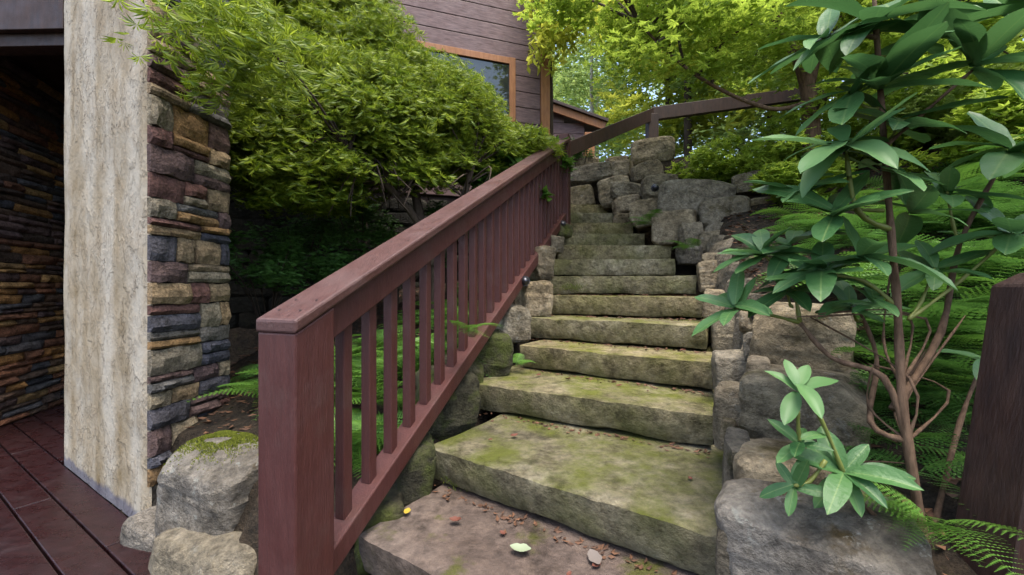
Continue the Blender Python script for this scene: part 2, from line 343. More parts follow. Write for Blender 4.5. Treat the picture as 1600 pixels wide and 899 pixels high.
# edge stones under the railing
edge = thing('edging_stone_row', 'mossy edging stones tucked between the bottom rail and the steps', 'edging stones', (-.3, 2.2, .5))
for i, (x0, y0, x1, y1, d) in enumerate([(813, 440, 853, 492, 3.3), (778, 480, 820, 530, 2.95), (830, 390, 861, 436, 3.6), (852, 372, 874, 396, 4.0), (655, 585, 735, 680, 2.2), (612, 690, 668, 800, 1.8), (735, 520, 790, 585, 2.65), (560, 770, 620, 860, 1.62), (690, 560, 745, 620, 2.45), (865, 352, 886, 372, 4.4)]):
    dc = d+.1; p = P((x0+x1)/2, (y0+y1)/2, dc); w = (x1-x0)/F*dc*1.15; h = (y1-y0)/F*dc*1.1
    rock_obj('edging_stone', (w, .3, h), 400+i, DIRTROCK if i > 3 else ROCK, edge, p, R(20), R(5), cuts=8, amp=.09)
# rocks between deck and railing
for i, (x0, y0, x1, y1, d, m, lab) in enumerate([(274, 698, 425, 848, 1.85, ROCK3, 'lichen covered boulder with moss along its top beside the newel post'), (250, 828, 440, 990, 1.7, ROCK2, 'smooth grey boulder at the deck edge under the mossy boulder'),
        (205, 808, 285, 880, 1.95, VEN[5], 'flat slate-grey rock wedged at the foot of the stone pier'), (366, 842, 420, 888, 1.72, VEN[0], 'small ochre stone wedged between two boulders')]):
    dp = .36 if i < 2 else .2; d += dp*.4; p = P((x0+x1)/2, (y0+y1)/2, d); w = (x1-x0)/F*d*1.05; h = (y1-y0)/F*d*1.05
    v, f = rock((w, dp, h), 500+i, cuts=22, square=6, amp=.045)
    tag(obj('boulder', mesh('boulder', v, f, True, 15), m, None, p, (0, R((6, 0, 14, 0)[i]), R(-18))), lab, 'rock')
# moss pad
def blades(n, fn, size, name, mat, lab, cat=None, kind='stuff', parent=None):
    v = np.zeros((n*3, 3))
    for i in range(n):
        c = np.array(fn()); a = random.uniform(0, 6.28); t = np.array((math.cos(a), math.sin(a), 0))*size
        v[3*i] = c-t*.5; v[3*i+1] = c+t*.5; v[3*i+2] = c+(np.array((-t[1], t[0], size*.15)) if cat == 'leaf litter' else np.array((random.gauss(0, size*.4), random.gauss(0, size*.4), size*1.3)))
    o = obj(name, np_mesh(name, v, 3), mat, parent); return tag(o, lab, cat, None, kind)
from mathutils.bvhtree import BVHTree
bo = [o for o in COL.objects if o.get('label', '').startswith('lichen covered boulder')][0]
bmat = Matrix.Translation(bo.location) @ bo.rotation_euler.to_matrix().to_4x4()
bvh = BVHTree.FromPolygons([bmat @ v_.co for v_ in bo.data.vertices], [tuple(p_.vertices) for p_ in bo.data.polygons])
def mp():
    while True:
        x, y = bo.location.x+random.gauss(-.05, .10), bo.location.y+random.gauss(.08, .07)
        if noise.noise(Vector((x*14, y*14, 2))) < -.12: continue
        h_ = bvh.ray_cast(Vector((x, y, 3)), Vector((0, 0, -1)))[0]
        if h_ and h_.z > bo.location.z+.02: return (x, y, h_.z-.002)
blades(7000, mp, .008, 'moss', MOSS, 'bright green moss cushion on top of the lichened boulder', 'moss')

def tuft(px, py, d, sx, sz, n, lab):
    def fn_():
        q = P(px+random.gauss(0, sx), py+random.gauss(0, sz), d+random.uniform(-.006, .006)); return (q.x, q.y+.515*0-(q.x-P(px, py, d).x)*.6, q.z)
    blades(n, fn_, .006, 'moss', MOSS_D, lab, 'moss')
MOSS_D = leaf_mat('dark_moss', (.05, .07, .01), (.13, .16, .02), .9, .1)
tuft(712, 742, 1.82, 12, 9, 1200, 'dark moss tuft on the front of the broad second slab'); tuft(893, 449, 3.52, 9, 3, 500, 'dark moss tuft at the foot of a middle riser')
# ------------------------------------------------------------ deck
Ld = Vector((.857, -.516, 0)); Ln = Vector((-.516, -.857, 0)); L0 = Vector((-1.876, 2.07, 0))
deck = thing('deck', 'wet dark red-brown plank deck in front of the stone steps', None, (-2, 1, 0), kind='structure')
for r in range(22):
    t = -4.2+(r % 3)*.7
    while t < 4.2:
        ln = random.choice((1.5, 2.1, 2.6)); e = min(t+ln, 4.3)
        boxobj('deck_board', L0+Ld*t+Ln*(r*.158+.004)+Vector((0, 0, -.035+random.uniform(-.002, .002))), Ld*(e-t-.006), Ln*.148, (0, 0, .035), DECK, deck, .005); t = e
for r in range(1, 18):
    t = -5.6-(r % 3)*.6
    while t < -1.62:
        e = min(t+random.choice((1.5, 2.1)), -1.6); boxobj('deck_board', L0+Ld*t-Ln*(r*.158-.154)+Vector((0, 0, -.035)) - Ln*.15, Ld*(e-t-.006), Ln*.148, (0, 0, .035), DECK, deck, .005); t = e
boxobj('deck_fascia', L0+Ld*-4.2+Vector((0, 0, -.24)), Ld*8.5, Ln*.03, (0, 0, .2), DECK, deck)

# ------------------------------------------------------------ stone pier with stucco face
P0 = Vector((-1.876, 2.07, 0)); P1 = Vector((-3.195, 2.864, 0)); P2 = Vector((-1.815, 2.57, 0)); P3 = Vector((-2.9, 3.3, 0))
pier = thing('stone_pier', 'tall pier with weathered stucco face and stacked stone side', 'pier', P0)
NX, NZ = 30, 70; v = []; f = []
fn = Vector((-.516, -.857, 0))
for j in range(NZ+1):
    for i in range(NX+1):
        p = P0.lerp(P1, i/NX)+Vector((0, 0, j/NZ*4)); e = min(i, NX-i)
        p += fn*(.006*noise.fractal(Vector((p.x*2.2, p.z*2, 3)), 1, 2, 5)-(.02 if e == 0 else 0))
        if e == 0: p += (P1-P0).normalized()*.012*noise.fractal(Vector((i, p.z*5, 8)), 1, 2, 4)
        v.append(p-P0)
for j in range(NZ):
    for i in range(NX): f.append((j*(NX+1)+i+1, j*(NX+1)+i, (j+1)*(NX+1)+i, (j+1)*(NX+1)+i+1))
obj('stucco_face', mesh('stucco_face', v, f), STUCCO, pier)
cv = [P0-fn*.025, P1-fn*.025, P3, P2]; cv = [p-P0 for p in cv]; cv = cv+[p+Vector((0, 0, 4)) for p in cv]
obj('core', mesh('core', cv, [(0, 1, 5, 4), (1, 2, 6, 5), (2, 3, 7, 6), (3, 0, 4, 7), (4, 5, 6, 7)], False), MORTAR, pier)
def veneer_mesh(seed):
    rd = random.Random(seed); v = []; f = []; nx, nz = 6, 3
    for j in range(nz+1):
        for i in range(nx+1):
            x, z = i/nx, j/nz; ed = (i in (0, nx))+(j in (0, nz))
            v.append((x, .55+.45*(noise.fractal(Vector((x*2+seed*5, z*1.5, seed)), 1, 2, 3)*.8+.5)-(.3 if ed else 0)-.15*(ed == 2), z+(rd.uniform(-.05, .05) if 0 < i < nx else 0)))
    m = nx+1
    f = [(j*m+i, (j)*m+i+1, (j+1)*m+i+1, (j+1)*m+i) for j in range(nz) for i in range(nx)]
    ring = [i for i in range(m)]+[j*m+nx for j in range(1, nz+1)]+[nz*m+i for i in range(nx-1, -1, -1)]+[j*m for j in range(nz-1, 0, -1)]
    b0 = len(v); v += [(v[i][0], 0, v[i][2]) for i in ring]
    for q in range(len(ring)): q2 = (q+1) % len(ring); f.append((ring[q2], ring[q], b0+q, b0+q2))
    return mesh('veneer_stone', v, f, True, 12)
VM = [veneer_mesh(s) for s in range(9)]
def veneer(parent, a, b, z0, z1, hr, lr, pal, depth, out):
    """courses of stones on the vertical face a->b; out = outward normal"""
    e = (b-a); L = e.length; e.normalize(); ang = math.atan2(e.y, e.x); mir = 1 if Vector((-e.y, e.x, 0)).dot(out) > 0 else -1
    z = z0
    def put(x, zz, w, h):
        ob = obj('stone', random.choice(VM), random.choice(pal), parent, a+e*(x+.003)+Vector((0, 0, zz+.003))-parent.location, (random.uniform(-.012, .012), random.uniform(-.015, .015), ang), (w-.006, mir*random.uniform(.75, 1.25)*depth, h-.006))
    while z < z1:
        h = random.uniform(*hr); x = 0
        while x < L-.001:
            w = random.uniform(*lr)
            if L-x-w < lr[0]*.6: w = L-x
            if h > .085 and random.random() < .45:
                k = random.uniform(.35, .65); put(x, z, w, h*k); put(x, z+h*k, w, h*(1-k))
            else: put(x, z, w, h)
            x += w
        z += h
out = Vector((P2-P0).normalized().yx.to_3d()); out = Vector(((P2-P0).y, -(P2-P0).x, 0)).normalized()
veneer(pier, P0, P2, .22, 3.9, (.075, .165), (.11, .3), [VEN[i] for i in (0, 0, 2, 4, 5, 6, 0, 2, 3, 5, 6, 1, 3)], .05, out)
rock_obj('base_stone', (.3, .2, .3), 77, VEN[7], pier, P0.lerp(P2, .4)+Vector((-.06, 0, .1)), 0, 0)
# stone wall under the covered patio
A = Vector((-4.35, 2.9, 0)); B = Vector((-5.1, 5.0, 0))
bw = thing('stacked_stone_wall', 'shadowed orange and charcoal stacked stone wall under the covered deck', 'stone wall', A)
wo = Vector(((B-A).y, -(B-A).x, 0)).normalized()
v, f = frame_box(Vector((0, 0, 0)), B-A, -wo*.2, (0, 0, 3.3)); obj('core', mesh('core', v, f, False), MORTAR, bw)
veneer(bw, A, B, .0, 3.25, (.045, .10), (.2, .5), VENL, .05, wo)
# covered deck over the patio: beam and ceiling
cover = thing('covered_deck_roof', 'dark timber beam and ceiling over the shaded patio corner', 'roof', (-5, 3, 3))
bd = (P1-P0).normalized(); hb = Vector((-1, .03, 0)); yb = Vector((.03, 1, 0))
boxobj('beam', P1+hb*.03+Vector((0, 0, 3.02))+yb*.08, hb*4.5, yb*.12, (0, 0, .3), BROWN, cover)
boxobj('fascia_board', P1+hb*.03+Vector((0, 0, 3.11))+yb*.03, hb*4.5, yb*.045, (0, 0, .5), BROWN, cover)
boxobj('ceiling', P1+yb*.22+Vector((0, 0, 3.4)), hb*5, yb*2.2, (0, 0, .06), BROWN, cover, 0)

# ------------------------------------------------------------ railing
ru = Vector((.3443, .9389, 0)); rv = Vector((.9389, -.3443, 0)); SL = .488
rail = thing('stair_railing', 'maroon painted wooden stair railing with square balusters and newel post', 'railing', Vector((-.64, 1.38, 0)))
N0 = Vector((-.665, 1.25, 0)); PW = .15
def sheared(name, u0, u1, v0, v1, zb, zt, mat, bev=.006, slope0=0):
    """bar running up the stair between u0 and u1; zb / zt heights at u=0"""
    v = []
    for u in (u0, u1):
        for vv, zz in ((v0, zb), (v1, zb), (v1, zt), (v0, zt)): v.append(N0+ru*u+rv*vv+Vector((0, 0, zz+u*SL)))
    c = sum(v, Vector())/8
    ob = obj(name, mesh(name, [p-c for p in v], [(0, 1, 2, 3), (7, 6, 5, 4), (0, 4, 5, 1), (1, 5, 6, 2), (2, 6, 7, 3), (3, 7, 4, 0)], False), mat, rail, c-rail.location)
    m = ob.modifiers.new('b', 'BEVEL'); m.width = bev; m.segments = 2; return ob
ZT = 1.195; h = PW/2; UE = 3.675
v = []
for u in (-h, h):
    for vv in (-h, h):
        for z in (-.4, ZT-.04+u*SL-.002): v.append(N0+ru*u+rv*vv+Vector((0, 0, z)))
c = N0
np_ = obj('newel_post', mesh('newel_post', [p-c for p in v], [(0, 1, 3, 2), (4, 6, 7, 5), (0, 4, 5, 1), (2, 3, 7, 6), (1, 5, 7, 3), (0, 2, 6, 4)], False), PAINT, rail, c-rail.location)
m = np_.modifiers.new('b', 'BEVEL'); m.width = .006; m.segments = 2
sheared('cap_rail', -h-.004, UE-.02, -h-.006, h+.006, ZT-.04, ZT, PAINT_R, .008)
sheared('sub_rail', h, UE-h, -.022, .045, ZT-.165, ZT-.043, PAINT)
sheared('bottom_rail', h, UE-h, -.045, .05, .255, .345, PAINT)
for i in range(27):
    u = .20+i*.133
    if u > UE-.12: break
    z0 = .345+u*SL-.01; z1 = ZT-.16+u*SL+.01
    p = N0+ru*u-rv*.005
    v, f = frame_box(-ru*.021-rv*.021, ru*.042, rv*.042, (0, 0, z1-z0))
    b_ = obj('baluster', mesh('baluster', v, f, False), PAINT, rail, p+Vector((0, 0, z0))-rail.location)
    m = b_.modifiers.new('b', 'BEVEL'); m.width = .003; m.segments = 1
v, f = frame_box(-ru*.07-rv*.07, ru*.14, rv*.14, (0, 0, 1.45)); pz = N0+ru*UE
o = obj('end_post', mesh('end_post', v, f, False), PAINT, rail, pz+Vector((0, 0, ZT+UE*SL-1.42))-rail.location)
m = o.modifiers.new('b', 'BEVEL'); m.width = .006
nv = [(math.cos(k*math.pi/4)*.004, math.sin(k*math.pi/4)*.004, .0008) for k in range(8)]; nm_ = mesh('nail_head', nv, [tuple(range(8))], False)
for u in (-.03, .03, .52, .98, 1.0, 1.55, 2.1):
    for vv in (-.04, .045): obj('nail_head', nm_, METAL, rail, N0+ru*u+rv*vv+Vector((0, 0, ZT+u*SL+.001))-rail.location, (math.atan(SL)*.94, -math.atan(SL)*.34, 0))
# upper handrail on the wall
up = thing('upper_handrail', 'brown handrail rising behind the boulder wall on a short post', 'railing', P(1018, 200, 6.0))
a0, a1, a2 = P(884, 236, 4.95), P(1018, 180, 6.0), P(1400, 128, 6.2)
def bar(name, a, b, w, hh, mat, parent):
    e = b-a; s = e.cross(Vector((0, 0, 1))).normalized()*w
    return boxobj(name, a-s*.5-Vector((0, 0, hh*.5)), e, s, (0, 0, hh), mat, parent, .006)
bar('handrail', a0, a1, .09, .19, BROWN, up); bar('handrail', a1+Vector((.003, 0, .002)), a2, .085, .19, BROWN, up)
boxobj('post', a1+Vector((-.07, -.08, -.75)), (.15, 0, 0), (0, .15, 0), (0, 0, .74), BROWN, up, .005)
# leaning post close by
rp = thing('leaning_post', 'dark brown railing post leaning over at the deck edge in front of the ferns', 'post', (1.16, .93, 0))
v = []; hw = .062
for z, s in ((-.2, 1), (1.255, 1), (1.285, .55)):
    for sx, sy in ((-1, -1), (1, -1), (1, 1), (-1, 1)): v.append((sx*hw*s+.155*(z-.75), sy*hw*s, z))
f = [(0, 1, 5, 4), (1, 2, 6, 5), (2, 3, 7, 6), (3, 0, 4, 7), (4, 5, 9, 8), (5, 6, 10, 9), (6, 7, 11, 10), (7, 4, 8, 11), (8, 9, 10, 11)]
o = obj('post', mesh('post', v, f, False), POSTW, rp); m = o.modifiers.new('b', 'BEVEL'); m.width = .004
# step lights
def step_light(p, lab, s=1.0):
    t = thing('step_light', lab, 'light', p); v = []; f = []
    prof = [(.0, .034), (.012, .034), (.022, .029), (.034, .018), (.04, 0.001)]
    for (dy, r) in prof:
        for k in range(12): v.append((math.cos(k*math.pi/6)*r*s, -dy*s, math.sin(k*math.pi/6)*r*s))
    for i in range(4):
        for k in range(12): k2 = (k+1) % 12; f.append((i*12+k, i*12+k2, (i+1)*12+k2, (i+1)*12+k))
    obj('dome', mesh('dome', v, f), METAL, t)
    v2 = [(math.cos(k*math.pi/6)*.04*s, y, math.sin(k*math.pi/6)*.04*s) for y in (.0, .02) for k in range(12)]
    obj('base_ring', mesh('base_ring', v2, [(k, (k+1) % 12, 12+(k+1) % 12, 12+k) for k in range(12)]+[tuple(range(12))], False), METAL, t)
def railpt(u): return N0+ru*u+rv*.065+Vector((0, 0, .30+u*SL))
step_light(railpt(2.05), 'round dark metal step light midway along the bottom rail'); step_light(railpt(3.35), 'round dark metal step light by the far railing post')
step_light(P(1024, 294, 4.5), 'round dark step light fixed to a pale wall boulder', 1.1); step_light(P(1187, 497, 1.93), 'round dark metal step light tucked among rhododendron leaves')

# ------------------------------------------------------------ house
hd = Vector((.952, .308, 0)); hn = Vector((.308, -.952, 0)); HC = Vector((.492, 6.2, 0))
house = thing('timber_house', 'brown plank sided house with cedar window trim behind the maple', 'house', HC)
def hp(px, y): # point on the wall plane seen at pixel
    r = (px-800)/F; t = (HC.x-r*HC.y)/(hd.x-r*hd.y); d = HC.y-hd.y*t; return t, EYE-(y-450)/F*d
tw0, zs_ = hp(802, 185); tw1, _ = hp(640, 100); _, zh = hp(800, 103)
def plank(t0, t1, z0, hh): boxobj('siding_plank', HC-hd*t1+Vector((0, 0, z0)), hd*(t1-t0), hn*.03, (0, 0, hh), SIDING, house, .008)
z = 2.55; hh = .235
while z < 7:
    if z+hh > zs_ and z < zh: plank(.07, tw0, z, hh-.008); plank(tw1, 7, z, hh-.008)
    else: plank(.07, 7, z, hh-.008)
    z += hh
boxobj('wall_core', HC-hd*7-hn*.15+Vector((0, 0, 1.0)), hd*7, hn*.14, (0, 0, 6.2), BROWN, house, 0)
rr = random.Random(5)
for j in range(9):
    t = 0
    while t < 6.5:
        w_ = rr.uniform(.3, .7); rock_obj('foundation_stone', (w_, .25, .2), 900+j*40+int(t*9), SHADEROCK, house, HC-hd*(t+w_/2)+hn*.02+Vector((0, 0, .85+j*.19)), math.atan2(hd.y, hd.x), 0, cuts=4); t += w_
boxobj('corner_board', HC-hd*.066+hn*.002+Vector((0, 0, 1.3)), hd*.14, hn*.06, (0, 0, 5.7), CEDAR, house)
win = boxobj('window', HC-hd*tw1+hn*.012+Vector((0, 0, zs_)), hd*(tw1-tw0), hn*.01, (0, 0, zh-zs_), GLASS, house, 0)
for (a_, b_, z0_, z1_) in ((tw0-.02, tw0+.075, zs_-.08, zh+.09), (tw1-.075, tw1+.02, zs_-.08, zh+.09)):
    boxobj('trim', HC-hd*b_+hn*.024+Vector((0, 0, z0_)), hd*(b_-a_), hn*.03, (0, 0, z1_-z0_), CEDAR, win)
boxobj('trim', HC-hd*(tw1-.075)+hn*.024+Vector((0, 0, zh-.01)), hd*(tw1-tw0-.15), hn*.028, (0, 0, .095), CEDAR, win)
boxobj('trim', HC-hd*(tw1-.075)+hn*.024+Vector((0, 0, zs_-.08)), hd*(tw1-tw0-.15), hn*.045, (0, 0, .09), CEDAR, win)
# balcony on the house
bal = thing('balcony', 'dark timber balcony with slim balusters high above the maple', 'balcony', (-2.2, 4.2, 3.8))
bx0 = P(300, 20, 3.9); bx1 = P(588, 12, 4.4)
bl = Vector((bx1.x-bx0.x, bx1.y-bx0.y, 0)); be = bl.normalized(); bnrm = Vector((-be.y, be.x, 0))
boxobj('rim_board', Vector((bx0.x, bx0.y, 3.9))-be*1.2, bl+be*1.2, bnrm*.05, (0, 0, .3), BROWN, bal)
boxobj('rim_board', Vector((bx1.x, bx1.y, 3.9))+be*.004, be*.05, bnrm*1.6, (0, 0, .3), BROWN, bal)
boxobj('floor', Vector((bx0.x, bx0.y, 4.1))-be*1.2+bnrm*.06, bl+be*1.19, bnrm*1.6, (0, 0, .06), BROWN, bal, 0)
for i in range(22):
    q = Vector((bx0.x, bx0.y, 3.93))+be*(-.9+i*.13)-bnrm*.045
    boxobj('baluster', q, be*.04, bnrm*.04, (0, 0, 1.2), SIDING, bal, 0)
# garage gable beyond
gar = thing('outbuilding', 'low brown outbuilding with cedar fascia beyond the house corner', 'building', P(890, 300, 8.6))
g0, g1 = P(835, 152, 8.6), P(948, 192, 8.6); ge = g1-g0; gn = Vector((-ge.z, 0, ge.x)).normalized()
boxobj('fascia', g0, ge, (0, .05, 0), gn*-.16, CEDAR, gar); boxobj('roof', g0-Vector((0, .06, 0))+gn*.004, ge*1.01, (0, 3, 0), gn*.06, BROWN, gar)
for i in range(14):
    zt = g0.z-.25-i*.24; xr = min(g1.x-.45, g0.x+(g0.z-zt)*2.6)
    boxobj('siding_plank', Vector((g0.x-.5, 8.75, zt-.24)), (xr-g0.x+.5, 0, 0), (0, .04, 0), (0, 0, .232), SIDING, gar, .006)
boxobj('wall_core', Vector((g0.x-.5, 8.8, .9)), (1.55, 0, 0), (0, .1, 0), (0, 0, g0.z-1.75), BROWN, gar, 0)
boxobj('porch_post', P(914, 245, 8.3), (.2, 0, 0), (0, .2, 0), (0, 0, .5), CEDAR, gar)

# ------------------------------------------------------------ foliage
def leaf_proto(kind):
    """triangles (m,3,3), unit length, along +Y, face up Z"""
    T = []
    if kind == 'lace':
        for a in (-75, -45, -18, 10, 38, 68):
            c, s = math.sin(R(a)), math.cos(R(a)); l = 1-.35*abs(a)/80; n = (s, -c); w = .036
            T.append(((n[0]*-w*.3, 0, 0), (c*l*.5+n[0]*w, s*l*.5+n[1]*w, .03), (c*l, s*l, -.22*l))); T.append(((0, 0, 0), (c*l, s*l, -.22*l), (c*l*.5-n[0]*w, s*l*.5-n[1]*w, .03)))
    elif kind == 'maple':
        for a in (-80, -40, 0, 40, 80):
            c, s = math.sin(R(a)), math.cos(R(a)); l = 1-.3*abs(a)/80; n = (s, -c); w = .15
            T.append(((0, 0, 0), (c*l*.5+n[0]*w, s*l*.5+n[1]*w, .02), (c*l, s*l, -.12))); T.append(((0, 0, 0), (c*l, s*l, -.12), (c*l*.5-n[0]*w, s*l*.5-n[1]*w, .02)))
    else:  # simple pointed leaf
        w = .24; T = [((0, 0, 0), (w, .45, .06), (0, 1, -.1)), ((0, 0, 0), (0, 1, -.1), (-w, .45, .06))]
    return np.array(T)
def crown_mesh(name, centers, radii, per, size, kind, droop=.5, flat=.5):
    pr = leaf_proto(kind); m = len(pr); C = np.array(centers); n = len(C)*per
    c = np.repeat(C, per, 0); r = np.repeat(np.array(radii), per)[:, None]
    d = rng.normal(size=(n, 3)); d /= np.linalg.norm(d, axis=1)[:, None]; d *= (rng.random((n, 1))**.45)*r; d[:, 2] *= flat
    d[:, 2] -= droop*.5*(np.hypot(d[:, 0], d[:, 1])**2)/np.maximum(r[:, 0], .01)
    p = c+d
    az = rng.random(n)*2*np.pi; pit = -rng.random(n)*droop*1.4+.15; roll = rng.normal(size=n)*.45; s = size*(.6+.7*rng.random(n))
    Y = np.stack([np.cos(az)*np.cos(pit), np.sin(az)*np.cos(pit), np.sin(pit)], 1); X = np.stack([-np.sin(az), np.cos(az), np.zeros(n)], 1)
    Z = np.cross(X, Y); X2 = X*np.cos(roll)[:, None]+Z*np.sin(roll)[:, None]; Z2 = np.cross(X2, Y)
    q = pr.reshape(-1, 3)
    v = p[:, None, :]+s[:, None, None]*(q[None, :, 0:1]*X2[:, None, :]+q[None, :, 1:2]*Y[:, None, :]+q[None, :, 2:3]*Z2[:, None, :])
    return np_mesh(name, v.reshape(-1, 3), 3)
def inpoly(x, y, poly):
    c = False; j = len(poly)-1
    for i in range(len(poly)):
        if (poly[i][1] > y) != (poly[j][1] > y) and x < (poly[j][0]-poly[i][0])*(y-poly[i][1])/(poly[j][1]-poly[i][1])+poly[i][0]: c = not c
        j = i
    return c
def sample(poly, n, dfun):
    xs = [p[0] for p in poly]; ys = [p[1] for p in poly]; out = []
    while len(out) < n:
        x, y = random.uniform(min(xs), max(xs)), random.uniform(min(ys), max(ys))
        if inpoly(x, y, poly): out.append(P(x, y, dfun(x, y)))
    return out
def twigs(name, roots, targets, r0, mat, parent, r1=.004):
    V = []; Fc = []
    for t in targets:
        a = min(roots, key=lambda q: (q-t).length); mid = a.lerp(t, .5)+Vector((random.gauss(0, .06), random.gauss(0, .06), .08+random.random()*.08))
        v, f = tube(smooth_path([a, mid, t], 4), [r0*(1-i/9)+r1 for i in range(9)], 5); o = len(V); V += v; Fc += [tuple(i+o for i in q) for q in f]
    return obj(name, mesh(name, [p-parent.location for p in V], Fc), mat, parent)
# laceleaf maple by the house
lm = thing('laceleaf_maple', 'drooping yellow-green laceleaf maple spreading over the dark garden bed', 'tree', (-.75, 3.7, zg(-.75, 3.7)))
polyA = [(300, 55), (345, 10), (420, -60), (560, -90), (600, 30), (650, 88), (725, 122), (788, 182), (843, 220), (810, 250), (720, 275), (600, 275), (520, 315), (440, 295), (365, 240), (345, 130)]
ca = sample(polyA, 430, lambda x, y: 2.35+(x-240)/600*1.35+random.random()*1.0+max(0, 120-y)/300)
ca = [p for p in ca if not (p.x < -1.6 and 1.95 < p.y < 2.85)]+[Vector((-1.5, 2.0, 2.55)), Vector((-1.5, 2.15, 2.68)), Vector((-1.42, 2.2, 2.4)), Vector((-1.3, 2.1, 2.55))]
obj('crown', crown_mesh('crown', [p-lm.location for p in ca], [random.uniform(.2, .42) for _ in ca], 190, .075, 'lace', .85, .42), LACE, lm)['kind'] = 'stuff'
b0 = lm.location
lim = [[b0-Vector((0, 0, .1)), b0+Vector((.05, -.05, .5)), b0+Vector((-.15, -.2, 1.0)), b0+Vector((-.5, -.6, 1.35))], [b0+Vector((.05, -.05, .5)), b0+Vector((.25, -.1, .9)), b0+Vector((.4, -.1, 1.4))], [b0+Vector((-.05, -.1, .8)), b0+Vector((-.2, .1, 1.4)), b0+Vector((-.3, -.1, 1.9))]]
roots = []; V = []; Fc = []
for i, l in enumerate(lim):
    pth = smooth_path(l, 5); roots += pth[4:]; v, f = tube(pth, [.05*(1-.6*k/len(pth)) for k in range(len(pth))], 8); o = len(V); V += v; Fc += [tuple(k+o for k in q) for q in f]
obj('trunk', mesh('trunk', [p-b0 for p in V], Fc), BARK_D, lm); twigs('branches', roots, ca[::2]+sample([(400, 240), (780, 240), (760, 300), (600, 350), (430, 340)], 90, lambda x, y: 3.0+random.random()*.9), .008, BARK_D, lm, .0025)
# upright maple on the right slope
rb = P(1268, 262, 3.7); rb.z = zg(rb.x, rb.y)-.05
mt = thing('green_maple', 'bright yellow-green maple arching over the boulder wall', 'tree', rb)
polyB = [(840, -120), (1620, -120), (1620, 110), (1500, 150), (1330, 150), (1270, 250), (1225, 250), (1215, 125), (1100, 105), (1010, 85), (960, 45), (850, 10)]
cb = sample(polyB, 160, lambda x, y: 3.0+random.random()*1.9)
obj('crown', crown_mesh('crown', [p-rb for p in cb], [random.uniform(.25, .5) for _ in cb], 100, .07, 'maple', .5, .3), MAPLE, mt)['kind'] = 'stuff'
lim = [[rb, P(1268, 200, 3.7), P(1255, 110, 3.7), P(1210, 20, 3.7), P(1150, -100, 3.8)], [P(1265, 130, 3.7), P(1290, 60, 3.6), P(1380, -60, 3.5)], [P(1262, 160, 3.7), P(1200, 170, 3.5), P(1090, 120, 3.4), P(1000, 40, 3.6)]]
roots = []; V = []; Fc = []
for i, l in enumerate(lim):
    pth = smooth_path(l, 5); roots += pth[3:]; v, f = tube(pth, [(.085, .05, .022)[i]*(1-.6*k/len(pth)) for k in range(len(pth))], 8); o = len(V); V += v; Fc += [tuple(k+o for k in q) for q in f]
obj('trunk', mesh('trunk', [p-rb for p in V], Fc), BARK, mt); twigs('branches', roots, cb[::2], .012, BARK_D, mt)
# slender tree at the house corner
sb = Vector((.62, 6.45, zg(.62, 6.45)-.05)); stt = thing('slender_tree', 'slender tree with hanging pale leaflets at the house corner', 'tree', sb)
cc = sample([(830, -60), (900, -60), (940, 0), (910, 50), (870, 85), (850, 80), (835, 40)], 40, lambda x, y: 5.2+random.random()*1.0)
obj('crown', crown_mesh('crown', [p-sb for p in cc], [random.uniform(.2, .32) for _ in cc], 60, .11, 'simple', 1.1, .9), WOODS_Y, stt)['kind'] = 'stuff'
pth = smooth_path([sb, P(860, 150, 6.4), P(857, 60, 6.2), P(862, -120, 6.0)], 5); v, f = tube(pth, .045, 7); obj('trunk', mesh('trunk', [p-sb for p in v], f), BARK_D, stt)
twigs('branches', pth[6:], cc[::2], .01, BARK_D, stt)
# woodland behind
def wood_proto(seed, kind):
    rd = random.Random(seed); cs = []; rs = []
    for i in range(70):
        a = rd.uniform(0, 6.28); z = rd.uniform(1.3, 7.5); rr = (1.7 if z < 5.5 else 1.2)*math.sqrt(rd.random())
        cs.append((math.cos(a)*rr, math.sin(a)*rr, z)); rs.append(rd.uniform(.4, .75))
    return crown_mesh('crown', cs, rs, 75, .16, kind, .5, .6)
WP = [wood_proto(1, 'simple'), wood_proto(2, 'maple'), wood_proto(3, 'simple')]
tv, tf = tube(smooth_path([(0, 0, -.3), (.06, .03, 2.5), (-.05, 0, 5), (0, .05, 7.4)], 4), [.11*(1-.75*i/12) for i in range(13)], 8)
WT = mesh('trunk', tv, tf)
spots = [(2.6, 13, 0), (4.6, 10.5, 1), (6.2, 9, 2), (3.4, 16, 2), (4.6, 12, 0), (7, 11, 1), (7.2, 7.6, 0), (9.5, 9.5, 2), (6.4, 5.2, 1), (8.6, 5.8, 0), (1.2, 18, 1), (4.5, 17, 0), (8.5, 15, 2), (12, 13, 1), (13, 8, 0), (6, 24, 1), (11, 22, 0), (3.2, 26, 0), (-3, 22, 1), (-1.5, 30, 0), (17, 20, 2), (6.8, 3.4, 2)]
for i, (x, y, k) in enumerate(spots):
    pale = i in (0, 3, 10)
    t = thing('woodland_tree', 'pale trunked tree in the bright woodland beyond the upper handrail' if pale else 'leafy bright green tree in the woodland on the slope', 'tree', (x, y, zg(x, y)), 'pale trunked woodland trees' if pale else 'woodland trees on the slope')
    s = random.uniform(.85, 1.2)*(1+.02*y); rz = random.uniform(0, 6.28)
    o = obj('crown', WP[k], WOODS_Y if i in (1, 4, 20) else WOODS, t, (0, 0, (1.2 if pale else -.6)), (0, 0, rz), (s, s, s)); o['kind'] = 'stuff'
    obj('trunk', WT, BARK_P if pale else BARK_D, t, (0, 0, 0), (0, 0, rz), (s*.8, s*.8, s))
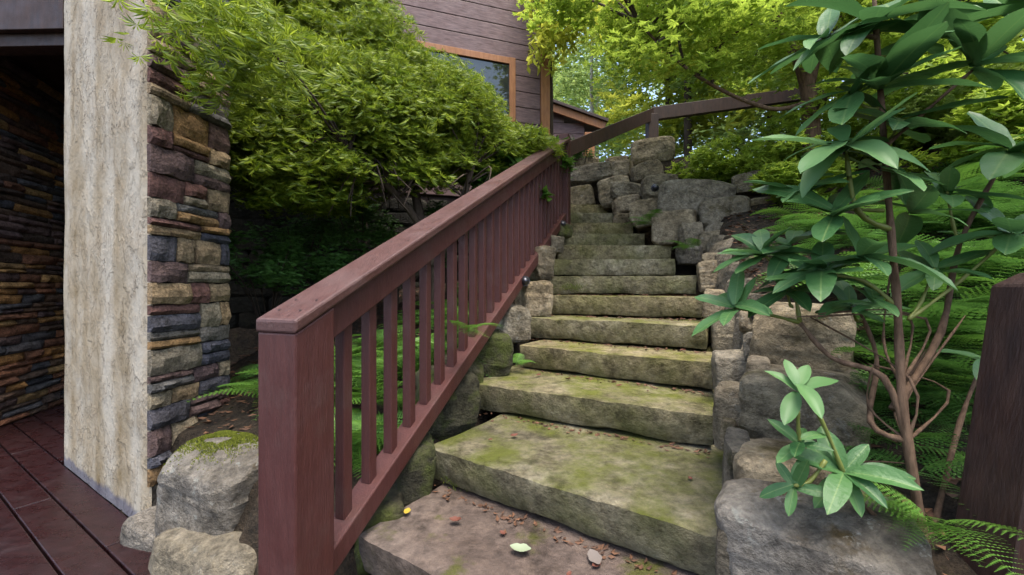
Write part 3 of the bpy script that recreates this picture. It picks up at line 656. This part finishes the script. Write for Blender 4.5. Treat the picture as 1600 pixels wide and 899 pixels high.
# low understorey shrubs on the bank and the hedge
def shrub(p, r, n, mat, lab, size=.08, kind='simple', grp=None):
    z0 = zg(p.x, p.y)-.02; up_ = max(0, p.z-z0); p = Vector((p.x, p.y, z0))
    t = thing('shrub', lab, 'shrub', p, grp); cs = [(random.gauss(0, r*.45), random.gauss(0, r*.45), up_+abs(random.gauss(r*.5, r*.3))) for _ in range(n)]
    obj('foliage', crown_mesh('foliage', cs, [r*.35]*n, 70, size, kind, .5, .7), mat, t)['kind'] = 'stuff'
    V = []; Fc = []
    for c in cs[:10]:
        v, f = tube(smooth_path([(0, 0, -.08), (c[0]*.4, c[1]*.4, c[2]*.6), c], 3), .006, 5); o = len(V); V += v; Fc += [tuple(k+o for k in q) for q in f]
    obj('stems', mesh('stems', V, Fc), BARK_D, t)
shrub(P(905, 252, 5.75), .22, 30, FERN, 'clipped dark hedge on top of the wall by the outbuilding', .03)
for (x, y, d, r) in ((1120, 300, 5.0, .5), (1200, 290, 4.6, .5), (1330, 280, 4.2, .6), (1480, 230, 3.8, .6), (1560, 190, 3.5, .6), (1400, 200, 5.2, .8), (1090, 240, 6.3, .6), (1560, 330, 3.0, .45), (1250, 330, 3.6, .35)):
    p = P(x, y, d); p.z = zg(p.x, p.y)
    shrub(p, r, 26, MAPLE if y > 230 else WOODS, 'low yellow-green shrub on the planted bank above the wall', .07, 'maple', 'shrubs on the bank')
for (x, y, d) in ((835, 200, 4.6), (815, 225, 4.3), (790, 250, 4.0), (850, 240, 4.9)):
    p = P(x, y, d); p.z -= .35; shrub(p, .3, 10, FERN_L, 'broad leaved bright green shrub beside the railing', .17, 'simple', 'broad leaved shrubs by the railing')

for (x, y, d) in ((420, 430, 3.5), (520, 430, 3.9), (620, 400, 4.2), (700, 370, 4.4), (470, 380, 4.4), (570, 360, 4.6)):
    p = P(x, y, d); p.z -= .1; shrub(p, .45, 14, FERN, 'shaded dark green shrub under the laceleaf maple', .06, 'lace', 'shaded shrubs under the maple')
# ferns
def frond_mesh(seed, L=1., npair=17):
    rd = random.Random(seed); T = []
    def sp(t): return Vector((.04*math.sin(t*2+seed), t*.92, .42*t-.62*t*t))
    for i in range(1, npair+1):
        t = .12+.88*i/(npair+.5); c = sp(t); l = .27*math.sin(math.pi*min(1, (t*.86+.14))**.8)*(1 if t > .2 else .7)+.012
        for sg in (-1, 1):
            dr = Vector((sg*.93, .36, -.12-rd.random()*.1)); nr = Vector((-.36*sg, .93, 0)); m = 7
            for k in range(m):
                a = c+dr*l*(k/m); b = c+dr*l*((k+1)/m); w = .030*(1-k/m*.8); mid = a.lerp(b, .6)
                T += [a, b, mid+nr*w+Vector((0, 0, .004)), b, a, mid-nr*w]
    for k in range(12):
        a, b = sp(k/12), sp((k+1)/12); s = Vector((.006*(1-k/14), 0, 0)); T += [a-s, a+s, b, ]
    return np_mesh('frond', np.array([tuple(p) for p in T]), 3)
FM = [frond_mesh(s) for s in range(3)]
def fern(p, size, n, mat, lab, grp=None, az0=0, spread=6.28, tilt=.15):
    t = thing('fern', lab, 'fern', p, grp)
    for i in range(n):
        az = az0+spread*(i/n-.5 if spread < 6 else i/n)+random.gauss(0, .15); s = size*random.uniform(.75, 1.15)
        obj('frond', FM[i % 3], mat, t, (0, 0, 0), (random.uniform(-.1, .45)+tilt, random.gauss(0, .15), az-math.pi/2), (s, s, s))
G1 = 'ferns in the bed behind the balusters'
for i in range(44):
    u = random.uniform(1.35, 3.9); vv = -1.32-random.random()*1.0
    x, y = .357*u+.934*vv, .934*u-.357*vv
    if (x < -1.5 and y < 2.8) or (x < -.95 and y < 2.35): continue
    fern(Vector((x, y, zg(x, y))), random.uniform(.32, .46), 8, FERN_L if i % 3 else FERN, 'lush green fern growing in the bed behind the balusters', G1)
for (x, y, d, z_) in ((560, 640, 2.15, .34), (600, 620, 2.4, .36), (650, 590, 2.6, .36), (690, 560, 2.8, .34), (570, 560, 2.7, .4), (620, 530, 3.0, .4), (545, 690, 2.0, .28), (720, 520, 3.1, .34), (590, 680, 2.1, .26), (500, 560, 2.8, .4), (640, 640, 2.35, .28), (530, 600, 2.5, .36)):
    q = P(x, y, d); fern(Vector((q.x, q.y, zg(q.x, q.y))), z_, 9, FERN_L, 'lush green fern growing in the bed behind the balusters', G1)
fern(P(380, 668, 2.45), .2, 8, FERN_L, 'light green fern between the stone pier and newel post')
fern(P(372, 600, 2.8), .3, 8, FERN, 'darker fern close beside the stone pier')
fern(P(806, 572, 2.72), .17, 5, FERN_L, 'tiny pale fern sprouting at the end of a step', None, 1.2, 2.5)
fern(P(725, 520, 2.15), .26, 6, FERN_L, 'fern drooping over the bottom rail between balusters', None, -.6, 2.6)
fern(P(1018, 352, 4.3), .3, 6, FERN_L, 'small fern rooted in the wall beside the upper steps', None, 3.6, 3)
fern(P(1078, 392, 3.7), .26, 6, FERN_L, 'small upright fern at the wall foot by the middle steps', None, 3.6, 3)
fern(P(1462, 822, .95), .21, 10, FERN_L, 'large glossy fern at the foot of the rhododendron trunk', None, 3.6, 3.6, .1)
rb0 = P(1448, 775, 1.02)
for i in range(80):
    x, y, d = random.uniform(1230, 1680), 0, random.uniform(1.35, 3.6); q = P(x, 400, d); vv = uv_(q.x, q.y)[1]
    if vv < .8 or (q-rb0).length < .3: continue
    fern(Vector((q.x, q.y, zg(q.x, q.y))), random.uniform(.34, .5), 8, FERN if i % 3 else FERN_L, 'green fern on the shady bank behind the rhododendron', 'ferns on the shady bank')

for i in range(26):
    x, d = random.uniform(1340, 1560), random.uniform(1.15, 1.8); q = P(x, 400, d); vv = uv_(q.x, q.y)[1]
    if vv < .62 or (q.xy-rb0.xy).length < .1: continue
    fern(Vector((q.x, q.y, zg(q.x, q.y))), random.uniform(.2, .3), 7, FERN, 'small dark fern on the soil close around the rhododendron stems', 'small ferns around the rhododendron stems')
# rhododendron
rb = P(1448, 775, 1.02); rb.z = zg(rb.x, rb.y)
rh = thing('rhododendron', 'rhododendron with glossy whorled leaves leaning over the boulder wall', 'shrub', rb)
def rleaf(seed, fold=.1, curl=.25):
    n = 9; v = []; f = []
    for i in range(n+1):
        t = i/n; w = .17*math.sin(math.pi*min(1, (.06+.94*t)**1.05*.97))**.75*(1 if t < 1 else 0)+.006; z = .05*math.sin(t*2.5)-curl*t*t; e = .01*math.sin(t*14+seed)
        v += [(-w, t, z+fold*w+e), (-w*.5, t, z+fold*.25*w), (0, t, z-.008), (w*.5, t, z+fold*.25*w), (w, t, z+fold*w-e)]
    for i in range(n):
        for k in range(4): a = i*5+k; f.append((a, a+1, a+6, a+5))
    return mesh('leaf', v, f)
RL = [rleaf(0, .1, .12), rleaf(1, .25, .05), rleaf(2, .4, .22), rleaf(4, .15, -.08), rleaf(5, .05, .3)]
def whorl(p, axis, n, size, mat, spread=1.15):
    axis = Vector(axis).normalized(); q0 = axis.to_track_quat('Z', 'Y')
    for i in range(n):
        az = 2*math.pi*i*.382+random.gauss(0, .2); el = random.uniform(-.3, .6)*spread
        m = q0.to_matrix() @ Matrix.Rotation(az, 3, 'Z') @ Matrix.Rotation(el, 3, 'X')
        s = size*random.uniform(.66, 1.15)
        obj('leaf', random.choice(RL), mat, rh, p-rb+axis*random.uniform(-.02, .01), m.to_euler(), (s, s, s))
def stem(pts, r0, r1, mat, name='branch'):
    pth = smooth_path(pts, 4); n = len(pth)
    v, f = tube(pth, [r0+(r1-r0)*i/(n-1)+.0012*math.sin(i*2.1) for i in range(n)], 8); return obj(name, mesh(name, [p-rb for p in v], f), mat, rh)
T = [rb-Vector((0, 0, .05)), P(1418, 690, 1.04), P(1408, 600, 1.06), P(1402, 480, 1.08), P(1392, 360, 1.1), P(1382, 230, 1.12), P(1372, 90, 1.14), P(1362, -60, 1.16)]
stem(T, .0125, .006, BARK, 'trunk')
stem([T[1], P(1380, 590, 1.08), P(1300, 560, 1.15), P(1250, 505, 1.22)], .009, .006, BARK); stem([P(1250, 505, 1.22), P(1200, 492, 1.25), P(1150, 482, 1.27)], .006, .004, STEM)
stem([P(1250, 505, 1.22), P(1235, 440, 1.24), P(1195, 400, 1.26)], .006, .004, STEM); stem([T[3], P(1350, 440, 1.12), P(1290, 430, 1.15)], .006, .004, STEM)
stem([T[4], P(1340, 330, 1.1), P(1322, 240, 1.1)], .008, .005, STEM); stem([T[0], P(1360, 800, 1.0), P(1320, 745, .98)], .006, .004, BARK); stem([P(1320, 745, .98), P(1280, 650, .98), P(1246, 606, .98)], .005, .0035, STEM)
stem([T[0], P(1500, 660, 1.15), P(1540, 560, 1.2)], .008, .004, BARK); stem([P(1395, 640, 1.07), P(1470, 520, 1.15), P(1500, 380, 1.2), P(1575, 240, 1.15)], .01, .005, BARK); stem([P(1420, 500, 1.13), P(1500, 440, 1.15), P(1575, 372, 1.12)], .005, .004, STEM)
stem([T[1], P(1360, 660, 1.1), P(1370, 560, 1.2), P(1340, 480, 1.25)], .009, .005, BARK); stem([T[5], P(1440, 180, 1.1), P(1520, 110, 1.08)], .006, .004, BARK)
for _ in range(9):
    a = random.choice(T[:3]); stem([a, a+Vector((random.uniform(-.12, .2), random.uniform(0, .2), random.uniform(.05, .2))), a+Vector((random.uniform(-.25, .35), random.uniform(0, .3), random.uniform(.15, .4)))], .004, .002, BARK, 'twig')
for (x, y, d, n, s, ax) in [(1365, 40, 1.14, 11, .23, (-.1, -.2, 1)), (1375, 130, 1.12, 10, .22, (0, -.3, .9)), (1320, 225, 1.1, 12, .20, (-.3, -.3, .9)), (1380, 260, 1.1, 6, .19, (.2, -.4, .8)), (1285, 425, 1.15, 12, .17, (-.3, -.3, .9)), (1345, 400, 1.12, 8, .18, (.2, -.3, .9)),
        (1150, 480, 1.27, 9, .15, (-.5, -.2, .8)), (1193, 395, 1.26, 10, .16, (-.3, -.2, .9)), (1235, 385, 1.26, 9, .15, (0, -.2, 1)), (1318, 740, .98, 13, .135, (-.2, -.5, .8)), (1246, 604, .98, 6, .105, (-.1, -.35, .9)), (1250, 690, .98, 6, .09, (-.4, -.4, .8)), (1240, 760, .97, 6, .09, (-.5, -.5, .6)),
        (1578, 235, 1.15, 10, .22, (.1, -.3, .9)), (1578, 368, 1.12, 9, .19, (0, -.3, .9)), (1525, 100, 1.08, 11, .22, (.1, -.3, .9)), (1585, 20, 1.1, 9, .22, (.1, -.2, 1)), (1290, 60, 1.2, 9, .2, (-.4, -.2, .8)), (1365, 470, 1.1, 6, .1, (0, -.3, .9)), (1540, 560, 1.2, 5, .12, (0, -.3, 1)), (1300, 330, 1.12, 8, .18, (-.4, -.3, .7)), (1425, 330, 1.15, 7, .18, (.3, -.3, .8)), (1250, 300, 1.2, 8, .16, (-.4, -.2, .8)), (1405, 190, 1.12, 8, .2, (.3, -.3, .8)), (1330, 145, 1.16, 8, .2, (-.4, -.2, .8)), (1230, 455, 1.24, 8, .14, (-.2, -.3, .9)), (1440, 60, 1.14, 8, .22, (.2, -.3, .9)), (1330, 480, 1.2, 8, .13, (-.1, -.3, .9)), (1480, 300, 1.2, 8, .18, (.1, -.3, .9)), (1460, 420, 1.17, 7, .16, (0, -.3, .9))]:
    whorl(P(x, y, d), ax, n, s, RHODO_Y if y in (225, 604) else RHODO)
for a_, b_ in (((1382, 330, 1.11), (1250, 300, 1.2)), ((1380, 220, 1.12), (1405, 190, 1.12)), ((1376, 170, 1.13), (1330, 145, 1.16)), ((1240, 480, 1.23), (1230, 455, 1.24)), ((1368, 90, 1.14), (1440, 60, 1.14)), ((1345, 500, 1.24), (1330, 480, 1.2)), ((1498, 380, 1.2), (1480, 300, 1.2)), ((1420, 500, 1.13), (1460, 420, 1.17)), ((1246, 640, .98), (1250, 690, .98)), ((1290, 720, .98), (1240, 760, .97))):
    a_, b_ = P(*a_), P(*b_); stem([a_, a_.lerp(b_, .5)-Vector((0, 0, .02)), b_], .005, .0035, STEM)
stem([P(1372, 60, 1.14), P(1330, 55, 1.17), P(1290, 62, 1.2)], .006, .004, BARK, 'branch')

# ------------------------------------------------------------ fallen leaves
def on_step(k, t, b): # k-th step, along 0..1, back distance
    a, c = Vector((*steps[k][0], 0)), Vector((*steps[k][1], 0)); e = (c-a).normalized(); q = a.lerp(c, t)+Vector((-e.y, e.x, 0))*b; q.z = .33+.17*k+.008; return q
def fallen(p, size, mat, lab, grp=None, curl=.3):
    n = 7; v = []; f = []
    for i in range(n+1):
        t = i/n; w = .3*math.sin(math.pi*min(1, t*.95+.04))**.8*(1+.12*math.sin(t*30)); z = curl*(t-.5)**2
        v += [(-w, t-.5, z+curl*w*.8), (0, t-.5, z), (w, t-.5, z+curl*w*.8)]
    for i in range(n):
        for k in range(2): a = i*3+k; f.append((a, a+1, a+4, a+3))
    return tag(obj('fallen_leaf', mesh('fallen_leaf', v, f), mat, None, p, (random.gauss(0, .08), random.gauss(0, .08), random.uniform(0, 6.28)), (size,)*3), lab, 'leaf', grp)
PALE, _n, _b = nodes('pale_green_leaf', .6); _b.inputs['Base Color'].default_value = (.20, .235, .15, 1)
GREYL, _n, _b = nodes('grey_dry_leaf', .8); _b.inputs['Base Color'].default_value = (.13, .11, .095, 1)
YEL, _n, _b = nodes('yellow_leaf', .6); _b.inputs['Base Color'].default_value = (.34, .24, .03, 1)
BRN, _n, _b = nodes('brown_dry_leaf', .7); _b.inputs['Base Color'].default_value = (.10, .035, .022, 1)
def ray_on(px, py, z): d = F*(EYE-z)/(py-450); q = P(px, py, d); return q
o = fallen(ray_on(813, 860, .345), .075, PALE, 'pale green curled leaf lying on the purple slab', None, .5); o.rotation_euler.z = 1.3
o = fallen(ray_on(929, 872, .345), .075, GREYL, 'grey dry leaf lying on the lowest slab', None, .25); o.rotation_euler.z = .2
fallen(ray_on(636, 800, .345), .045, YEL, 'small yellow leaf at the back of the purple slab')
fallen(ray_on(712, 815, .345), .05, BRN, 'curled red-brown leaf on the purple slab', None, .8)
for k in range(12):
    for _ in range(3):
        fallen(on_step(k, random.uniform(.08, .97), random.choice((.28, .32, .2, .33))+random.gauss(0, .03)), random.uniform(.022, .045), BRN, 'small brown dead leaf lying on a stone step', 'dead leaves scattered on the steps', .6)
dp_ = []
for k in range(12):
    nb = steps[k+1] if k < 11 else ((.62, 5.42), (1.3, 5.45)); a, b = Vector((*nb[0], 0)), Vector((*nb[1], 0)); e = (b-a).normalized(); nr = Vector((e.y, -e.x, 0))
    for _ in range(90):
        q = a.lerp(b, random.random()**.8)+nr*abs(random.gauss(.0, .03)); dp_.append((q.x, q.y, .33+.17*k+.006))
tag(obj('leaf_debris', crown_mesh('leaf_debris', dp_, [.008]*len(dp_), 1, .03, 'simple', .2, .3), LITTER), 'dark leaf crumbs gathered along the backs of the treads', 'leaf litter', None, 'stuff')
def lit():
    while True:
        x, y = random.uniform(-3, 5), random.uniform(.6, 7); u, v = uv_(x, y)
        if (v < -1.2 or v > .5) and .516*x+.857*y > 1.0: return (x, y, zg(x, y)+.004)
lp = [lit() for _ in range(15000)]
tag(obj('leaf_litter', crown_mesh('leaf_litter', lp, [.01]*len(lp), 1, .05, 'simple', .2, .3), LITTER), 'brown leaf litter covering the garden beds', 'leaf litter', None, 'stuff')
